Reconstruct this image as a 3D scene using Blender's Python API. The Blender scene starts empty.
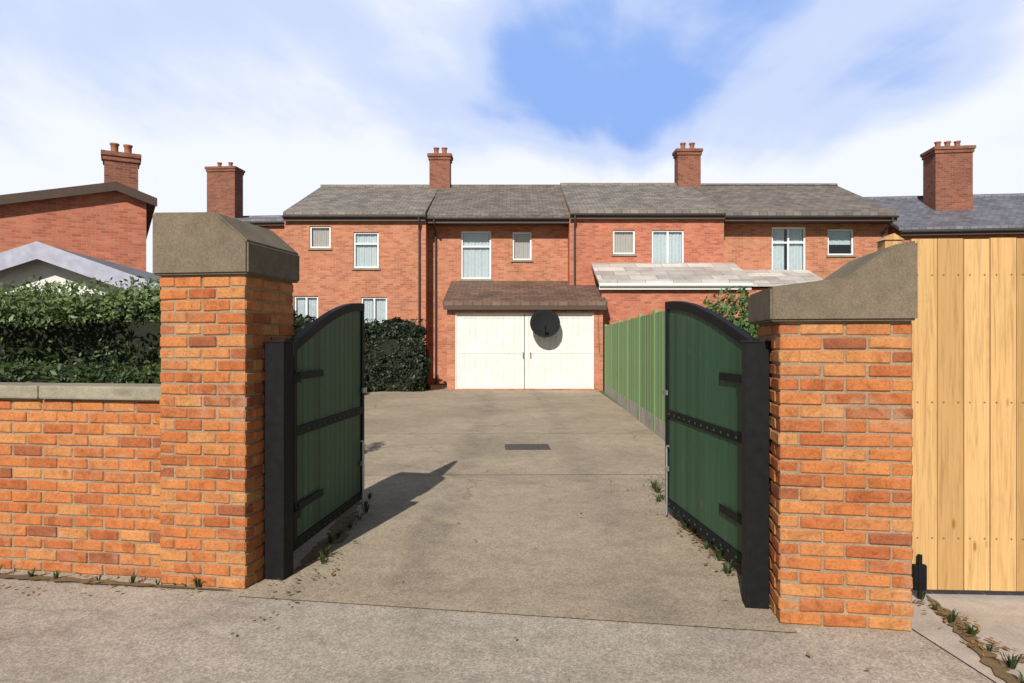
import bpy, bmesh, math, random
from mathutils import Vector, Matrix, noise
random.seed(7)
R = math.radians
scene = bpy.context.scene
COL = scene.collection
F = 683.0; HOR = 343.0; CX = 512.0; EYE = 1.5

# ------------------------------------------------------------------ materials
def newmat(name):
    m = bpy.data.materials.new(name); m.use_nodes = True
    nt = m.node_tree; nt.nodes.clear()
    out = nt.nodes.new('ShaderNodeOutputMaterial')
    b = nt.nodes.new('ShaderNodeBsdfPrincipled')
    nt.links.new(b.outputs[0], out.inputs[0])
    return m, nt, b

def N(nt, typ, **kw):
    n = nt.nodes.new(typ)
    for k, v in kw.items():
        if k.startswith('i_'):
            key = k[2:]
            key = int(key) if key.isdigit() else key.replace('_', ' ')
            n.inputs[key].default_value = v
        else:
            setattr(n, k, v)
    return n

def math_(nt, op, a, b=None, c=None):
    n = nt.nodes.new('ShaderNodeMath'); n.operation = op
    for i, v in enumerate((a, b, c)):
        if v is None: continue
        if isinstance(v, (int, float)): n.inputs[i].default_value = v
        else: nt.links.new(v, n.inputs[i])
    return n.outputs[0]

def ramp(nt, fac, stops, interp='LINEAR'):
    r = nt.nodes.new('ShaderNodeValToRGB'); r.color_ramp.interpolation = interp
    e = r.color_ramp.elements
    while len(e) < len(stops): e.new(0.5)
    for el, (p, c) in zip(e, stops):
        el.position = p
        el.color = (c[0], c[1], c[2], 1) if not isinstance(c, (int, float)) else (c, c, c, 1)
    nt.links.new(fac, r.inputs[0])
    return r.outputs[0]

def mix(nt, fac, a, b, blend='MIX'):
    n = nt.nodes.new('ShaderNodeMix'); n.data_type = 'RGBA'; n.blend_type = blend
    if isinstance(fac, (int, float)): n.inputs[0].default_value = fac
    else: nt.links.new(fac, n.inputs[0])
    for idx, v in ((6, a), (7, b)):
        if isinstance(v, (tuple, list)): n.inputs[idx].default_value = (v[0], v[1], v[2], 1)
        else: nt.links.new(v, n.inputs[idx])
    return n.outputs[2]

def noise_(nt, vec, scale, detail=5, rough=.6, dist=0):
    n = nt.nodes.new('ShaderNodeTexNoise')
    n.inputs['Scale'].default_value = scale; n.inputs['Detail'].default_value = detail
    n.inputs['Roughness'].default_value = rough; n.inputs['Distortion'].default_value = dist
    if vec is not None: nt.links.new(vec, n.inputs['Vector'])
    return n.outputs[0]

def bump(nt, h, b, strength=.4, dist=.01, prev=None):
    n = nt.nodes.new('ShaderNodeBump'); n.inputs['Strength'].default_value = strength
    n.inputs['Distance'].default_value = dist
    nt.links.new(h, n.inputs['Height'])
    if prev is not None: nt.links.new(prev, n.inputs['Normal'])
    nt.links.new(n.outputs[0], b.inputs['Normal'])
    return n.outputs[0]

def plain(name, c, rough=.6, var=.15, scale=6, metallic=0, bumpy=.1, spec=.4):
    m, nt, b = newmat(name)
    tc = N(nt, 'ShaderNodeTexCoord').outputs['Object']
    n1 = noise_(nt, tc, scale, 6, .65)
    lo = tuple(x*(1-var*1.6) for x in c); hi = tuple(min(1, x*(1+var)) for x in c)
    nt.links.new(ramp(nt, n1, [(.3, lo), (.7, hi)]), b.inputs['Base Color'])
    b.inputs['Roughness'].default_value = rough; b.inputs['Metallic'].default_value = metallic
    b.inputs['Specular IOR Level'].default_value = spec
    if bumpy: bump(nt, noise_(nt, tc, scale*12, 4, .6), b, bumpy, .004)
    return m

def brick_mat(name, stops, mortar, dirt=.35, w=.225, h=.075, m=.010):
    """per-brick colour from a hash of the course and brick number, mortar joints, grime"""
    mt, nt, b = newmat(name)
    L = nt.links
    uv = N(nt, 'ShaderNodeUVMap').outputs[0]
    ob = N(nt, 'ShaderNodeTexCoord').outputs['Object']
    wob = nt.nodes.new('ShaderNodeTexNoise'); wob.inputs['Scale'].default_value = 9; wob.inputs['Detail'].default_value = 2
    L.new(ob, wob.inputs['Vector'])
    va = nt.nodes.new('ShaderNodeVectorMath'); va.operation = 'MULTIPLY_ADD'
    L.new(wob.outputs['Color'], va.inputs[0]); va.inputs[1].default_value = (.008, .008, 0); L.new(uv, va.inputs[2])
    bt = nt.nodes.new('ShaderNodeTexBrick')
    for k, v in (('Scale', 1), ('Mortar Size', m*.62), ('Mortar Smooth', .25), ('Brick Width', w), ('Row Height', h)):
        bt.inputs[k].default_value = v
    L.new(va.outputs[0], bt.inputs['Vector'])
    sp = N(nt, 'ShaderNodeSeparateXYZ'); L.new(va.outputs[0], sp.inputs[0])
    row = math_(nt, 'FLOOR', math_(nt, 'DIVIDE', sp.outputs[1], h))
    par = math_(nt, 'FLOORED_MODULO', row, 2.0)
    sh = math_(nt, 'MULTIPLY', math_(nt, 'SUBTRACT', 1.0, par), .5)
    col = math_(nt, 'FLOOR', math_(nt, 'ADD', math_(nt, 'DIVIDE', sp.outputs[0], w), sh))
    cb = N(nt, 'ShaderNodeCombineXYZ'); L.new(row, cb.inputs[0]); L.new(col, cb.inputs[1])
    wn = N(nt, 'ShaderNodeTexWhiteNoise', noise_dimensions='2D'); L.new(cb.outputs[0], wn.inputs['Vector'])
    base = ramp(nt, wn.outputs['Value'], stops)
    # mottling inside each brick
    mot = noise_(nt, ob, 28, 6, .7)
    base = mix(nt, 1.0, base, ramp(nt, mot, [(.25, (.66, .64, .62)), (.6, (1.05, 1.04, 1.02)), (.8, (1.28, 1.2, 1.1))]), 'MULTIPLY')
    big = noise_(nt, ob, 1.1, 5, .6)
    base = mix(nt, 1.0, base, ramp(nt, big, [(.3, (.82, .80, .78)), (.65, (1.1, 1.08, 1.05))]), 'MULTIPLY')
    mcol = mix(nt, noise_(nt, ob, 14, 4, .6), tuple(x*.7 for x in mortar), tuple(min(1, x*1.25) for x in mortar))
    c = mix(nt, bt.outputs['Fac'], base, mcol)
    # lime bloom / grime patches
    g = ramp(nt, noise_(nt, ob, 3.1, 8, .7, .6), [(.56, 0.0), (.74, dirt)])
    c = mix(nt, g, c, (.33, .27, .19))
    L.new(c, b.inputs['Base Color'])
    b.inputs['Roughness'].default_value = .88; b.inputs['Specular IOR Level'].default_value = .2
    hh = math_(nt, 'SUBTRACT', math_(nt, 'MULTIPLY', mot, .35), bt.outputs['Fac'])
    bump(nt, hh, b, .7, .008)
    return mt

def tile_mat(name, c, w=.3, h=.26, rough=.8, moss=.3):
    mt, nt, b = newmat(name); L = nt.links
    uv = N(nt, 'ShaderNodeUVMap').outputs[0]; ob = N(nt, 'ShaderNodeTexCoord').outputs['Object']
    bt = nt.nodes.new('ShaderNodeTexBrick')
    for k, v in (('Scale', 1), ('Mortar Size', .008), ('Mortar Smooth', .2), ('Brick Width', w), ('Row Height', h)):
        bt.inputs[k].default_value = v
    bt.inputs['Color1'].default_value = (*[x*.72 for x in c], 1); bt.inputs['Color2'].default_value = (*[x*1.25 for x in c], 1)
    bt.inputs['Mortar'].default_value = (*[x*.35 for x in c], 1)
    L.new(uv, bt.inputs['Vector'])
    cc = mix(nt, 1.0, bt.outputs['Color'], ramp(nt, noise_(nt, ob, 1.3, 6, .7), [(.3, (.72, .72, .72)), (.7, (1.2, 1.18, 1.12))]), 'MULTIPLY')
    cc = mix(nt, ramp(nt, noise_(nt, ob, 4, 7, .75), [(.58, 0.0), (.75, moss)]), cc, (.20, .19, .10))
    L.new(cc, b.inputs['Base Color']); b.inputs['Roughness'].default_value = rough
    sp = N(nt, 'ShaderNodeSeparateXYZ'); L.new(uv, sp.inputs[0])
    saw = math_(nt, 'SUBTRACT', 1.0, math_(nt, 'FRACT', math_(nt, 'DIVIDE', sp.outputs[1], h)))
    bump(nt, math_(nt, 'SUBTRACT', saw, math_(nt, 'MULTIPLY', bt.outputs['Fac'], .5)), b, .8, .03)
    return mt

def concrete_mat(name, c, stain=.5, cracks=True, scale=1.0, speck=.5):
    mt, nt, b = newmat(name); L = nt.links
    ob = N(nt, 'ShaderNodeTexCoord').outputs['Object']
    n1 = noise_(nt, ob, .55*scale, 7, .62, .4)
    n2 = noise_(nt, ob, 5*scale, 8, .7)
    n3 = noise_(nt, ob, 120, 3, .8)
    base = ramp(nt, n1, [(.28, tuple(x*.74 for x in c)), (.5, c), (.72, tuple(x*1.2 for x in c))])
    base = mix(nt, 1.0, base, ramp(nt, n2, [(.3, (.80, .79, .77)), (.55, (1, 1, 1)), (.75, (1.12, 1.10, 1.06))]), 'MULTIPLY')
    base = mix(nt, speck, base, ramp(nt, n3, [(.3, (.55, .54, .52)), (.5, (1, 1, 1)), (.72, (1.5, 1.45, 1.4))]), 'MULTIPLY')
    st = ramp(nt, noise_(nt, ob, 1.7*scale, 6, .65, 1.2), [(.57, 0.0), (.72, stain)])
    base = mix(nt, st, base, tuple(x*.55 for x in c))
    hgt = math_(nt, 'ADD', math_(nt, 'MULTIPLY', n3, .6), n2)
    if cracks:
        v = nt.nodes.new('ShaderNodeTexVoronoi'); v.feature = 'DISTANCE_TO_EDGE'; v.inputs['Scale'].default_value = .38
        wv = nt.nodes.new('ShaderNodeVectorMath'); wv.operation = 'MULTIPLY_ADD'
        wn = nt.nodes.new('ShaderNodeTexNoise'); wn.inputs['Scale'].default_value = 1.6; wn.inputs['Detail'].default_value = 6
        L.new(ob, wn.inputs['Vector']); L.new(wn.outputs['Color'], wv.inputs[0]); wv.inputs[1].default_value = (.7, .7, 0); L.new(ob, wv.inputs[2])
        L.new(wv.outputs[0], v.inputs['Vector'])
        ck = ramp(nt, v.outputs['Distance'], [(0.0, .5), (.004, .3), (.008, 0.0)])
        ck = math_(nt, 'MULTIPLY', ck, ramp(nt, noise_(nt, ob, .5, 3), [(.45, 0.0), (.6, 1.0)]))
        base = mix(nt, ck, base, (.05, .045, .035))
    L.new(base, b.inputs['Base Color'])
    b.inputs['Roughness'].default_value = .9; b.inputs['Specular IOR Level'].default_value = .25
    bump(nt, hgt, b, .35, .006)
    return mt

def wood_mat(name, c, board=.125, grain=1.0, rough=.7, nails=None):
    """vertical boards: UV x runs across the boards"""
    mt, nt, b = newmat(name); L = nt.links
    uv = N(nt, 'ShaderNodeUVMap').outputs[0]
    sp = N(nt, 'ShaderNodeSeparateXYZ'); L.new(uv, sp.inputs[0])
    bd = math_(nt, 'FLOOR', math_(nt, 'DIVIDE', sp.outputs[0], board))
    wn = N(nt, 'ShaderNodeTexWhiteNoise', noise_dimensions='1D'); L.new(bd, wn.inputs['W'])
    cb = N(nt, 'ShaderNodeCombineXYZ')
    L.new(math_(nt, 'MULTIPLY', sp.outputs[0], 55.0), cb.inputs[0]); L.new(math_(nt, 'MULTIPLY', sp.outputs[1], 2.2), cb.inputs[1])
    L.new(math_(nt, 'MULTIPLY', wn.outputs['Value'], 40.0), cb.inputs[2])
    g = noise_(nt, cb.outputs[0], 1.0, 6, .65, .8)
    base = ramp(nt, wn.outputs['Value'], [(0, (c[0]*.76, c[1]*.71, c[2]*.64)), (.45, c), (.8, tuple(min(1, x*1.05) for x in c)), (1, (min(1, c[0]*1.14), min(1, c[1]*1.16), min(1, c[2]*1.25)))])
    base = mix(nt, grain, base, ramp(nt, g, [(.3, (.66, .58, .48)), (.52, (1, 1, 1)), (.75, (1.12, 1.10, 1.06))]), 'MULTIPLY')
    if grain > .5:
        kv = nt.nodes.new('ShaderNodeTexVoronoi'); kv.inputs['Scale'].default_value = 1.0
        kc = N(nt, 'ShaderNodeCombineXYZ'); L.new(math_(nt, 'MULTIPLY', sp.outputs[0], 8.0), kc.inputs[0]); L.new(math_(nt, 'MULTIPLY', sp.outputs[1], 2.6), kc.inputs[1])
        L.new(kc.outputs[0], kv.inputs['Vector'])
        base = mix(nt, ramp(nt, kv.outputs['Distance'], [(.05, .8), (.11, 0.0)]), base, (.22, .10, .035))
    if nails:
        fu = math_(nt, 'SUBTRACT', math_(nt, 'MULTIPLY', math_(nt, 'FRACT', math_(nt, 'DIVIDE', sp.outputs[0], board)), board), board/2)
        du = math_(nt, 'SUBTRACT', math_(nt, 'ABSOLUTE', fu), .042)
        best = None
        for vz in nails:
            dv_ = math_(nt, 'SUBTRACT', sp.outputs[1], vz)
            rr_ = math_(nt, 'SQRT', math_(nt, 'ADD', math_(nt, 'MULTIPLY', du, du), math_(nt, 'MULTIPLY', dv_, dv_)))
            best = rr_ if best is None else math_(nt, 'MINIMUM', best, rr_)
        base = mix(nt, ramp(nt, best, [(.0035, 1.0), (.006, .0)]), base, (.10, .075, .055))
    L.new(base, b.inputs['Base Color']); b.inputs['Roughness'].default_value = rough
    b.inputs['Specular IOR Level'].default_value = .3
    bump(nt, g, b, .25, .004)
    return mt

def leaf_mat(name, stops, trans=.25):
    mt, nt, b = newmat(name); L = nt.links
    gi = N(nt, 'ShaderNodeNewGeometry')
    c = ramp(nt, gi.outputs['Random Per Island'], stops)
    L.new(c, b.inputs['Base Color']); b.inputs['Roughness'].default_value = .5
    b.inputs['Specular IOR Level'].default_value = .35
    tr = N(nt, 'ShaderNodeBsdfTranslucent'); L.new(mix(nt, 1.0, c, (1.3, 1.4, .6), 'MULTIPLY'), tr.inputs[0])
    ms = N(nt, 'ShaderNodeMixShader'); ms.inputs[0].default_value = trans
    L.new(b.outputs[0], ms.inputs[1]); L.new(tr.outputs[0], ms.inputs[2])
    out = [n for n in nt.nodes if n.type == 'OUTPUT_MATERIAL'][0]
    L.new(ms.outputs[0], out.inputs[0])
    return mt

def glass_mat(name, tint=(.93, .97, .97)):
    mt = bpy.data.materials.new(name); mt.use_nodes = True; nt = mt.node_tree; nt.nodes.clear(); L = nt.links
    out = N(nt, 'ShaderNodeOutputMaterial')
    t = N(nt, 'ShaderNodeBsdfTransparent'); t.inputs[0].default_value = (*tint, 1)
    g = N(nt, 'ShaderNodeBsdfGlossy'); g.inputs['Roughness'].default_value = .02
    lw = N(nt, 'ShaderNodeLayerWeight')
    fr = math_(nt, 'MULTIPLY_ADD', math_(nt, 'POWER', lw.outputs['Facing'], 4.0), .8, .11)
    ms = N(nt, 'ShaderNodeMixShader'); L.new(fr, ms.inputs[0]); L.new(t.outputs[0], ms.inputs[1]); L.new(g.outputs[0], ms.inputs[2])
    L.new(ms.outputs[0], out.inputs[0])
    return mt

def laid_brick_mat(name, stops):
    """separate fired bricks: colour per brick, kiln mottling, chips, lime and algae stains"""
    mt, nt, b = newmat(name); L = nt.links
    ob = N(nt, 'ShaderNodeTexCoord').outputs['Object']; gi = N(nt, 'ShaderNodeNewGeometry')
    rnd_ = gi.outputs['Random Per Island']
    base = ramp(nt, rnd_, stops)
    mp = nt.nodes.new('ShaderNodeVectorMath'); mp.operation = 'ADD'
    cb = N(nt, 'ShaderNodeCombineXYZ'); L.new(math_(nt, 'MULTIPLY', rnd_, 60.0), cb.inputs[1]); L.new(ob, mp.inputs[0]); L.new(cb.outputs[0], mp.inputs[1])
    v = mp.outputs[0]
    m1 = noise_(nt, v, 9, 6, .72, .8); m2 = noise_(nt, v, 70, 5, .75)
    base = mix(nt, 1.0, base, ramp(nt, m1, [(.28, (.60, .55, .52)), (.5, (1, 1, 1)), (.72, (1.22, 1.25, 1.22))]), 'MULTIPLY')
    base = mix(nt, 1.0, base, ramp(nt, m2, [(.30, (.58, .56, .54)), (.48, (1, 1, 1)), (.72, (1.18, 1.17, 1.15))]), 'MULTIPLY')
    lime = ramp(nt, noise_(nt, ob, 2.4, 9, .74, .9), [(.55, 0.0), (.70, .55)])
    base = mix(nt, lime, base, (.40, .31, .215))
    soot = ramp(nt, noise_(nt, ob, 1.7, 9, .76, 1.4), [(.60, 0.0), (.74, .6)])
    base = mix(nt, soot, base, (.11, .075, .05))
    L.new(base, b.inputs['Base Color']); b.inputs['Roughness'].default_value = .9; b.inputs['Specular IOR Level'].default_value = .2
    bump(nt, math_(nt, 'ADD', m2, math_(nt, 'MULTIPLY', m1, 1.2)), b, .6, .006)
    return mt

M = {}
M['laid_brick'] = laid_brick_mat('laid_brick', [(0, (.33, .095, .034)), (.25, (.42, .14, .046)), (.55, (.45, .165, .055)), (.78, (.46, .21, .08)), (.92, (.37, .12, .043)), (1, (.26, .085, .04))])
M['lime_mortar'] = concrete_mat('lime_mortar', (.30, .22, .145), .7, False, 9, .8)
M['pier_brick'] = brick_mat('pier_brick', [(0, (.30, .095, .036)), (.3, (.40, .145, .05)), (.55, (.42, .18, .065)), (.8, (.44, .23, .09)), (.93, (.34, .12, .045)), (1, (.22, .085, .045))], (.33, .27, .19), .55)
M['house_brick'] = brick_mat('house_brick', [(0, (.42, .145, .08)), (.35, (.52, .20, .11)), (.75, (.56, .24, .14)), (1, (.38, .13, .072))], (.42, .29, .21), .2)
M['house_brick_red'] = brick_mat('house_brick_red', [(0, (.41, .12, .07)), (.4, (.51, .165, .098)), (.8, (.55, .20, .12)), (1, (.35, .105, .064))], (.38, .24, .18), .15)
M['chimney_brick'] = brick_mat('chimney_brick', [(0, (.22, .075, .045)), (.5, (.30, .11, .07)), (1, (.17, .06, .045))], (.24, .18, .14), .3)
M['tile'] = tile_mat('roof_tile', (.195, .168, .148))
M['tile_brown'] = tile_mat('roof_tile_brown', (.165, .138, .12))
M['garage_tile'] = tile_mat('garage_tile', (.15, .088, .062))
M['slate'] = tile_mat('roof_slate', (.145, .145, .175), .25, .2, .6, .1)
M['pale_roof'] = tile_mat('pale_roof', (.50, .465, .44), .9, .5, .6, .15)
M['stone'] = concrete_mat('weathered_cap', (.165, .132, .093), .6, False, 3.0, .6)
M['coping'] = concrete_mat('weathered_coping', (.27, .24, .18), .6, False, 3.0, .6)
M['drive'] = concrete_mat('drive_concrete', (.338, .279, .204), .30, True)
M['pave'] = concrete_mat('street_tarmac', (.355, .308, .258), .28, True, 1.4, .8)
M['slab'] = concrete_mat('pale_concrete', (.40, .345, .30), .3, True, 1.3)
M['soil'] = concrete_mat('soil', (.165, .115, .06), .5, False, 4, .9)
M['grass'] = concrete_mat('lawn', (.07, .10, .03), .5, False, 3, .9)
M['joint'] = concrete_mat('joint_dirt', (.10, .08, .05), .4, False, 6, .8)
M['white'] = plain('white_paint', (.70, .68, .63), .55, .07, 2.2)
M['upvc'] = plain('white_upvc', (.80, .80, .78), .35, .02, 3, bumpy=0)
M['fascia'] = plain('brown_fascia', (.075, .048, .034), .5, .1)
def tracks(key, xs, amt):
    nt = M[key].node_tree; L = nt.links; b = [n for n in nt.nodes if n.type == 'BSDF_PRINCIPLED'][0]
    ob = N(nt, 'ShaderNodeTexCoord').outputs['Object']; sp = N(nt, 'ShaderNodeSeparateXYZ'); L.new(ob, sp.inputs[0])
    lk = b.inputs['Base Color'].links[0].from_socket
    wob = math_(nt, 'MULTIPLY', math_(nt, 'SUBTRACT', noise_(nt, ob, .35, 3), .5), .9)
    tot = None
    for x in xs:
        d = math_(nt, 'ABSOLUTE', math_(nt, 'ADD', math_(nt, 'SUBTRACT', sp.outputs[0], x), wob))
        v = ramp(nt, d, [(.06, 1.0), (.26, 0.0)], 'EASE'); tot = v if tot is None else math_(nt, 'MAXIMUM', tot, v)
    f = math_(nt, 'MULTIPLY', tot, ramp(nt, noise_(nt, ob, 2.2, 8, .75), [(.38, 0.0), (.65, amt)]))
    c = mix(nt, f, lk, (.13, .11, .09))
    oil = ramp(nt, noise_(nt, ob, 1.25, 5, .55, .3), [(.70, 0.0), (.78, .5)])
    c = mix(nt, oil, c, (.07, .06, .05))
    grit = N(nt, 'ShaderNodeTexVoronoi'); grit.inputs['Scale'].default_value = 90; L.new(ob, grit.inputs['Vector'])
    c = mix(nt, .45, c, ramp(nt, grit.outputs['Color'], [(.1, (.45, .44, .42)), (.5, (1, 1, 1)), (.92, (1.6, 1.55, 1.5))]), 'MULTIPLY')
    L.new(c, b.inputs['Base Color'])
tracks('drive', (-.62, .82), .42); tracks('pave', (-.7, .9), .0)
M['black'] = plain('black_steel', (.008, .008, .009), .62, .3, 15, spec=.18)
M['green_gate'] = wood_mat('gate_green', (.030, .090, .045), .11, .6, .5)
M['green_fence'] = wood_mat('fence_green', (.205, .335, .145), .14, .45, .75)
M['pine'] = wood_mat('new_pine', (.53, .33, .135), .15, .9, .6, (.35, 1.15, 1.90))
M['grey_post'] = concrete_mat('concrete_post', (.42, .39, .34), .4, False, 5)
M['galv'] = plain('galvanised', (.45, .45, .46), .4, .1, 20, .8)
M['iron'] = plain('cast_iron', (.07, .062, .052), .6, .25, 25)
M['dish'] = plain('dish_grey', (.011, .0115, .0115), .75, .1, 10, spec=.15)
M['pipe'] = plain('downpipe', (.05, .045, .045), .4, .1)
M['pot'] = plain('terracotta', (.32, .13, .07), .8, .2)
M['lead'] = plain('lead', (.38, .38, .46), .5, .15)
M['curtain'] = plain('net_curtain', (.50, .545, .565), .9, .06, 8)
M['obscure'] = plain('obscured_blind', (.44, .38, .34), .9, .05, 8)
M['glass'] = glass_mat('window_glass')
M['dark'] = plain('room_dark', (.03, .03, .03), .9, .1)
M['bark'] = plain('bark', (.09, .065, .045), .9, .3, 20)
M['leaf_hedge'] = leaf_mat('hedge_leaves', [(0, (.06, .09, .03)), (.5, (.11, .16, .055)), (1, (.17, .22, .08))])
M['leaf_dark'] = leaf_mat('conifer_leaves', [(0, (.010, .018, .010)), (.6, (.020, .032, .015)), (1, (.04, .055, .02))], .1)
M['leaf_mid'] = leaf_mat('shrub_leaves', [(0, (.03, .055, .018)), (.6, (.055, .085, .028)), (1, (.09, .12, .04))])
M['leaf_bush'] = leaf_mat('bush_leaves', [(0, (.05, .10, .03)), (.6, (.09, .16, .05)), (1, (.14, .21, .07))])
M['dead_leaf'] = leaf_mat('dead_leaves', [(0, (.14, .075, .03)), (.5, (.24, .13, .05)), (1, (.30, .20, .09))], .1)
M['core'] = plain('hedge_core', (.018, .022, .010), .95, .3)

# ------------------------------------------------------------------ mesh builder
class MB:
    def __init__(s): s.bm = bmesh.new()
    def poly(s, pts):
        return s.bm.faces.new([s.bm.verts.new(p) for p in pts])
    def box(s, x0, x1, y0, y1, z0, z1, bev=0):
        c = Vector(((x0+x1)/2, (y0+y1)/2, (z0+z1)/2))
        t = bmesh.ops.create_cube(s.bm, size=1, matrix=Matrix.Translation(c) @ Matrix.Diagonal((x1-x0, y1-y0, z1-z0, 1)))
        if bev:
            es = list({e for v in t['verts'] for e in v.link_edges})
            bmesh.ops.bevel(s.bm, geom=es, offset=bev, segments=2, affect='EDGES', profile=.6)
        return s
    def prism(s, prof, axis, a, b):
        """profile of 2D points extruded along an axis ('x': profile is y,z; 'y': x,z; 'z': x,y)"""
        def P(p, t):
            return {'x': (t, p[0], p[1]), 'y': (p[0], t, p[1]), 'z': (p[0], p[1], t)}[axis]
        A = [s.bm.verts.new(P(p, a)) for p in prof]; B = [s.bm.verts.new(P(p, b)) for p in prof]
        fs = [s.bm.faces.new(A), s.bm.faces.new(B[::-1])]
        n = len(prof)
        for i in range(n):
            fs.append(s.bm.faces.new((A[i], B[i], B[(i+1) % n], A[(i+1) % n])))
        bmesh.ops.recalc_face_normals(s.bm, faces=fs)
        return s
    def tube(s, pts, r, seg=10, r2=None):
        pts = [Vector(p) for p in pts]; rings = []
        for i, p in enumerate(pts):
            d = (pts[min(i+1, len(pts)-1)] - pts[max(i-1, 0)]).normalized()
            u = d.orthogonal().normalized() if i == 0 else (pu - d*pu.dot(d)).normalized()
            pu = u; v = d.cross(u)
            rr = r if r2 is None else r + (r2-r)*i/(len(pts)-1)
            rings.append([s.bm.verts.new(p + (u*math.cos(2*math.pi*k/seg) + v*math.sin(2*math.pi*k/seg))*rr) for k in range(seg)])
        for a, b in zip(rings, rings[1:]):
            for k in range(seg): s.bm.faces.new((a[k], a[(k+1) % seg], b[(k+1) % seg], b[k]))
        s.bm.faces.new(rings[0][::-1]); s.bm.faces.new(rings[-1])
        return s
    def lathe(s, prof, seg=24, origin=(0, 0, 0), mat=None):
        rings = []; o = Vector(origin)
        for r, z in prof:
            ring = []
            for k in range(seg):
                p = Vector((r*math.cos(2*math.pi*k/seg), r*math.sin(2*math.pi*k/seg), z))
                if mat: p = mat @ p
                ring.append(s.bm.verts.new(o+p))
            rings.append(ring)
        for a, b in zip(rings, rings[1:]):
            for k in range(seg): s.bm.faces.new((a[k], a[(k+1) % seg], b[(k+1) % seg], b[k]))
        return s
    def build(s, name, mat, parent=None, smooth=False):
        bm = s.bm; uv = bm.loops.layers.uv.new('UVMap')
        bm.normal_update()
        Z = Vector((0, 0, 1))
        for f in bm.faces:
            n = f.normal
            if abs(n.z) > .95: t = Vector((1, 0, 0)); w = Vector((0, 1, 0))
            else:
                t = Z.cross(n).normalized(); w = n.cross(t)
            for l in f.loops: l[uv].uv = (l.vert.co.dot(t), l.vert.co.dot(w))
            f.smooth = smooth
        me = bpy.data.meshes.new(name); bm.to_mesh(me); bm.free()
        me.materials.append(mat)
        o = bpy.data.objects.new(name, me); COL.objects.link(o)
        if parent is not None: o.parent = parent
        return o

def tag(o, label=None, cat=None, group=None, kind=None):
    for k, v in (('label', label), ('category', cat), ('group', group), ('kind', kind)):
        if v: o[k] = v
    return o
def thing(name, label, cat, loc=(0, 0, 0), rz=0, group=None):
    o = bpy.data.objects.new(name, None); COL.objects.link(o); o.empty_display_size = .2
    o.location = loc; o.rotation_euler = (0, 0, rz)
    return tag(o, label, cat, group)
def copy_tree(o, parent=None):
    c = o.copy(); COL.objects.link(c)
    if parent is not None: c.parent = parent
    for ch in list(o.children): copy_tree(ch, c)
    return c
def struct(o): o['kind'] = 'structure'; return o

# ------------------------------------------------------------------ ground
def sheet(name, pts, z, m, mode='structure'):
    mb = MB(); mb.poly([(x, y, z) for x, y in pts]); o = mb.build(name, m); o['kind'] = mode; return o
ROT = R(-9.4)
sheet('ground', [(-300, -150), (300, -150), (300, 400), (-300, 400)], -.016, M['grass'])
def street(x, off=0):            # the line of the frontage, off metres behind it
    return (x + .163*off, 4.25 - .165*(x+2.18) + .986*off)
sheet('pavement', [(-40, street(-40)[1]+.3), (-40, -30), (40, -30), street(40, .3)], -.012, M['pave'])
sheet('driveway', [street(-1.62, -.1), street(1.50, -.1), (1.62, 4.6), (2.35, 7.4), (2.75, 23), (-2.6, 24.4), (-6.2, 24.4), (-5.2, 12), (-2.2, 7.6), (-1.60, 5.2)], -.004, M['drive'])
sheet('yard_paving', [(2.10, street(2.1, .15)[1]), (2.2, 2.2), (9, 1.0), (9, 5.4), (2.3, 5.4)], -.003, M['slab'])
# transverse joints in the concrete bays
jm = MB()
for y, xa, xb in ((7.75, -2.0, 2.25), (11.3, -4.6, 2.35), (15.0, -5.3, 2.5), (18.8, -5.6, 2.6)):
    jm.poly([(xa, y, 0), (xb, y+.05, 0), (xb, y+.061, 0), (xa, y+.011, 0)])
struct(jm.build('joint', M['joint']))

def ragged(name, line, w, z, m, n=40, seed=1):
    rnd = random.Random(seed); L = []; Rr = []
    for i in range(n+1):
        t = i/n*(len(line)-1); k = min(int(t), len(line)-2); f = t-k
        a = Vector(line[k]); b = Vector(line[k+1]); p = a.lerp(b, f); d = (b-a).normalized(); q = Vector((-d.y, d.x))
        end = min(1, 4*min(i/n, 1-i/n)+.15)
        L.append(p + q*w*end*rnd.uniform(.3, 1)); Rr.append(p - q*w*end*rnd.uniform(.3, 1))
    mb = MB()
    for i in range(n):
        mb.poly([(Rr[i].x, Rr[i].y, z), (Rr[i+1].x, Rr[i+1].y, z), (L[i+1].x, L[i+1].y, z), (L[i].x, L[i].y, z)])
    return struct(mb.build(name, m))
ragged('soil_strip', [(1.52, 4.3), (1.48, 5.4), (1.55, 6.4), (2.0, 7.3), (2.34, 9.5)], .14, .003, M['soil'], 60, 2)
ragged('soil_strip', [(-1.42, 4.45), (-1.36, 5.3), (-1.5, 6.4), (-2.1, 7.6)], .10, .003, M['soil'], 50, 3)
ragged('soil_strip', [(2.46, 4.05), (2.36, 3.6), (2.22, 3.1), (2.2, 2.4)], .06, .005, M['soil'], 50, 4)
ragged('soil_strip', [(-8, street(-8)[1]-.03), (-4, street(-4)[1]-.03), (-1.7, street(-1.7)[1]-.03)], .05, .002, M['soil'], 90, 5)
sheet('garden_soil', [(-30, street(-30)[1]+.4), (-2.2, 4.7), (-2.2, 7.6), (-5.2, 12), (-6.2, 24.4), (-30, 24.4)], -.010, M['soil'])
sheet('lawn', [(2.9, 5.6), (26, 5.6), (26, 24), (2.9, 24)], -.010, M['grass'])

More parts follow.
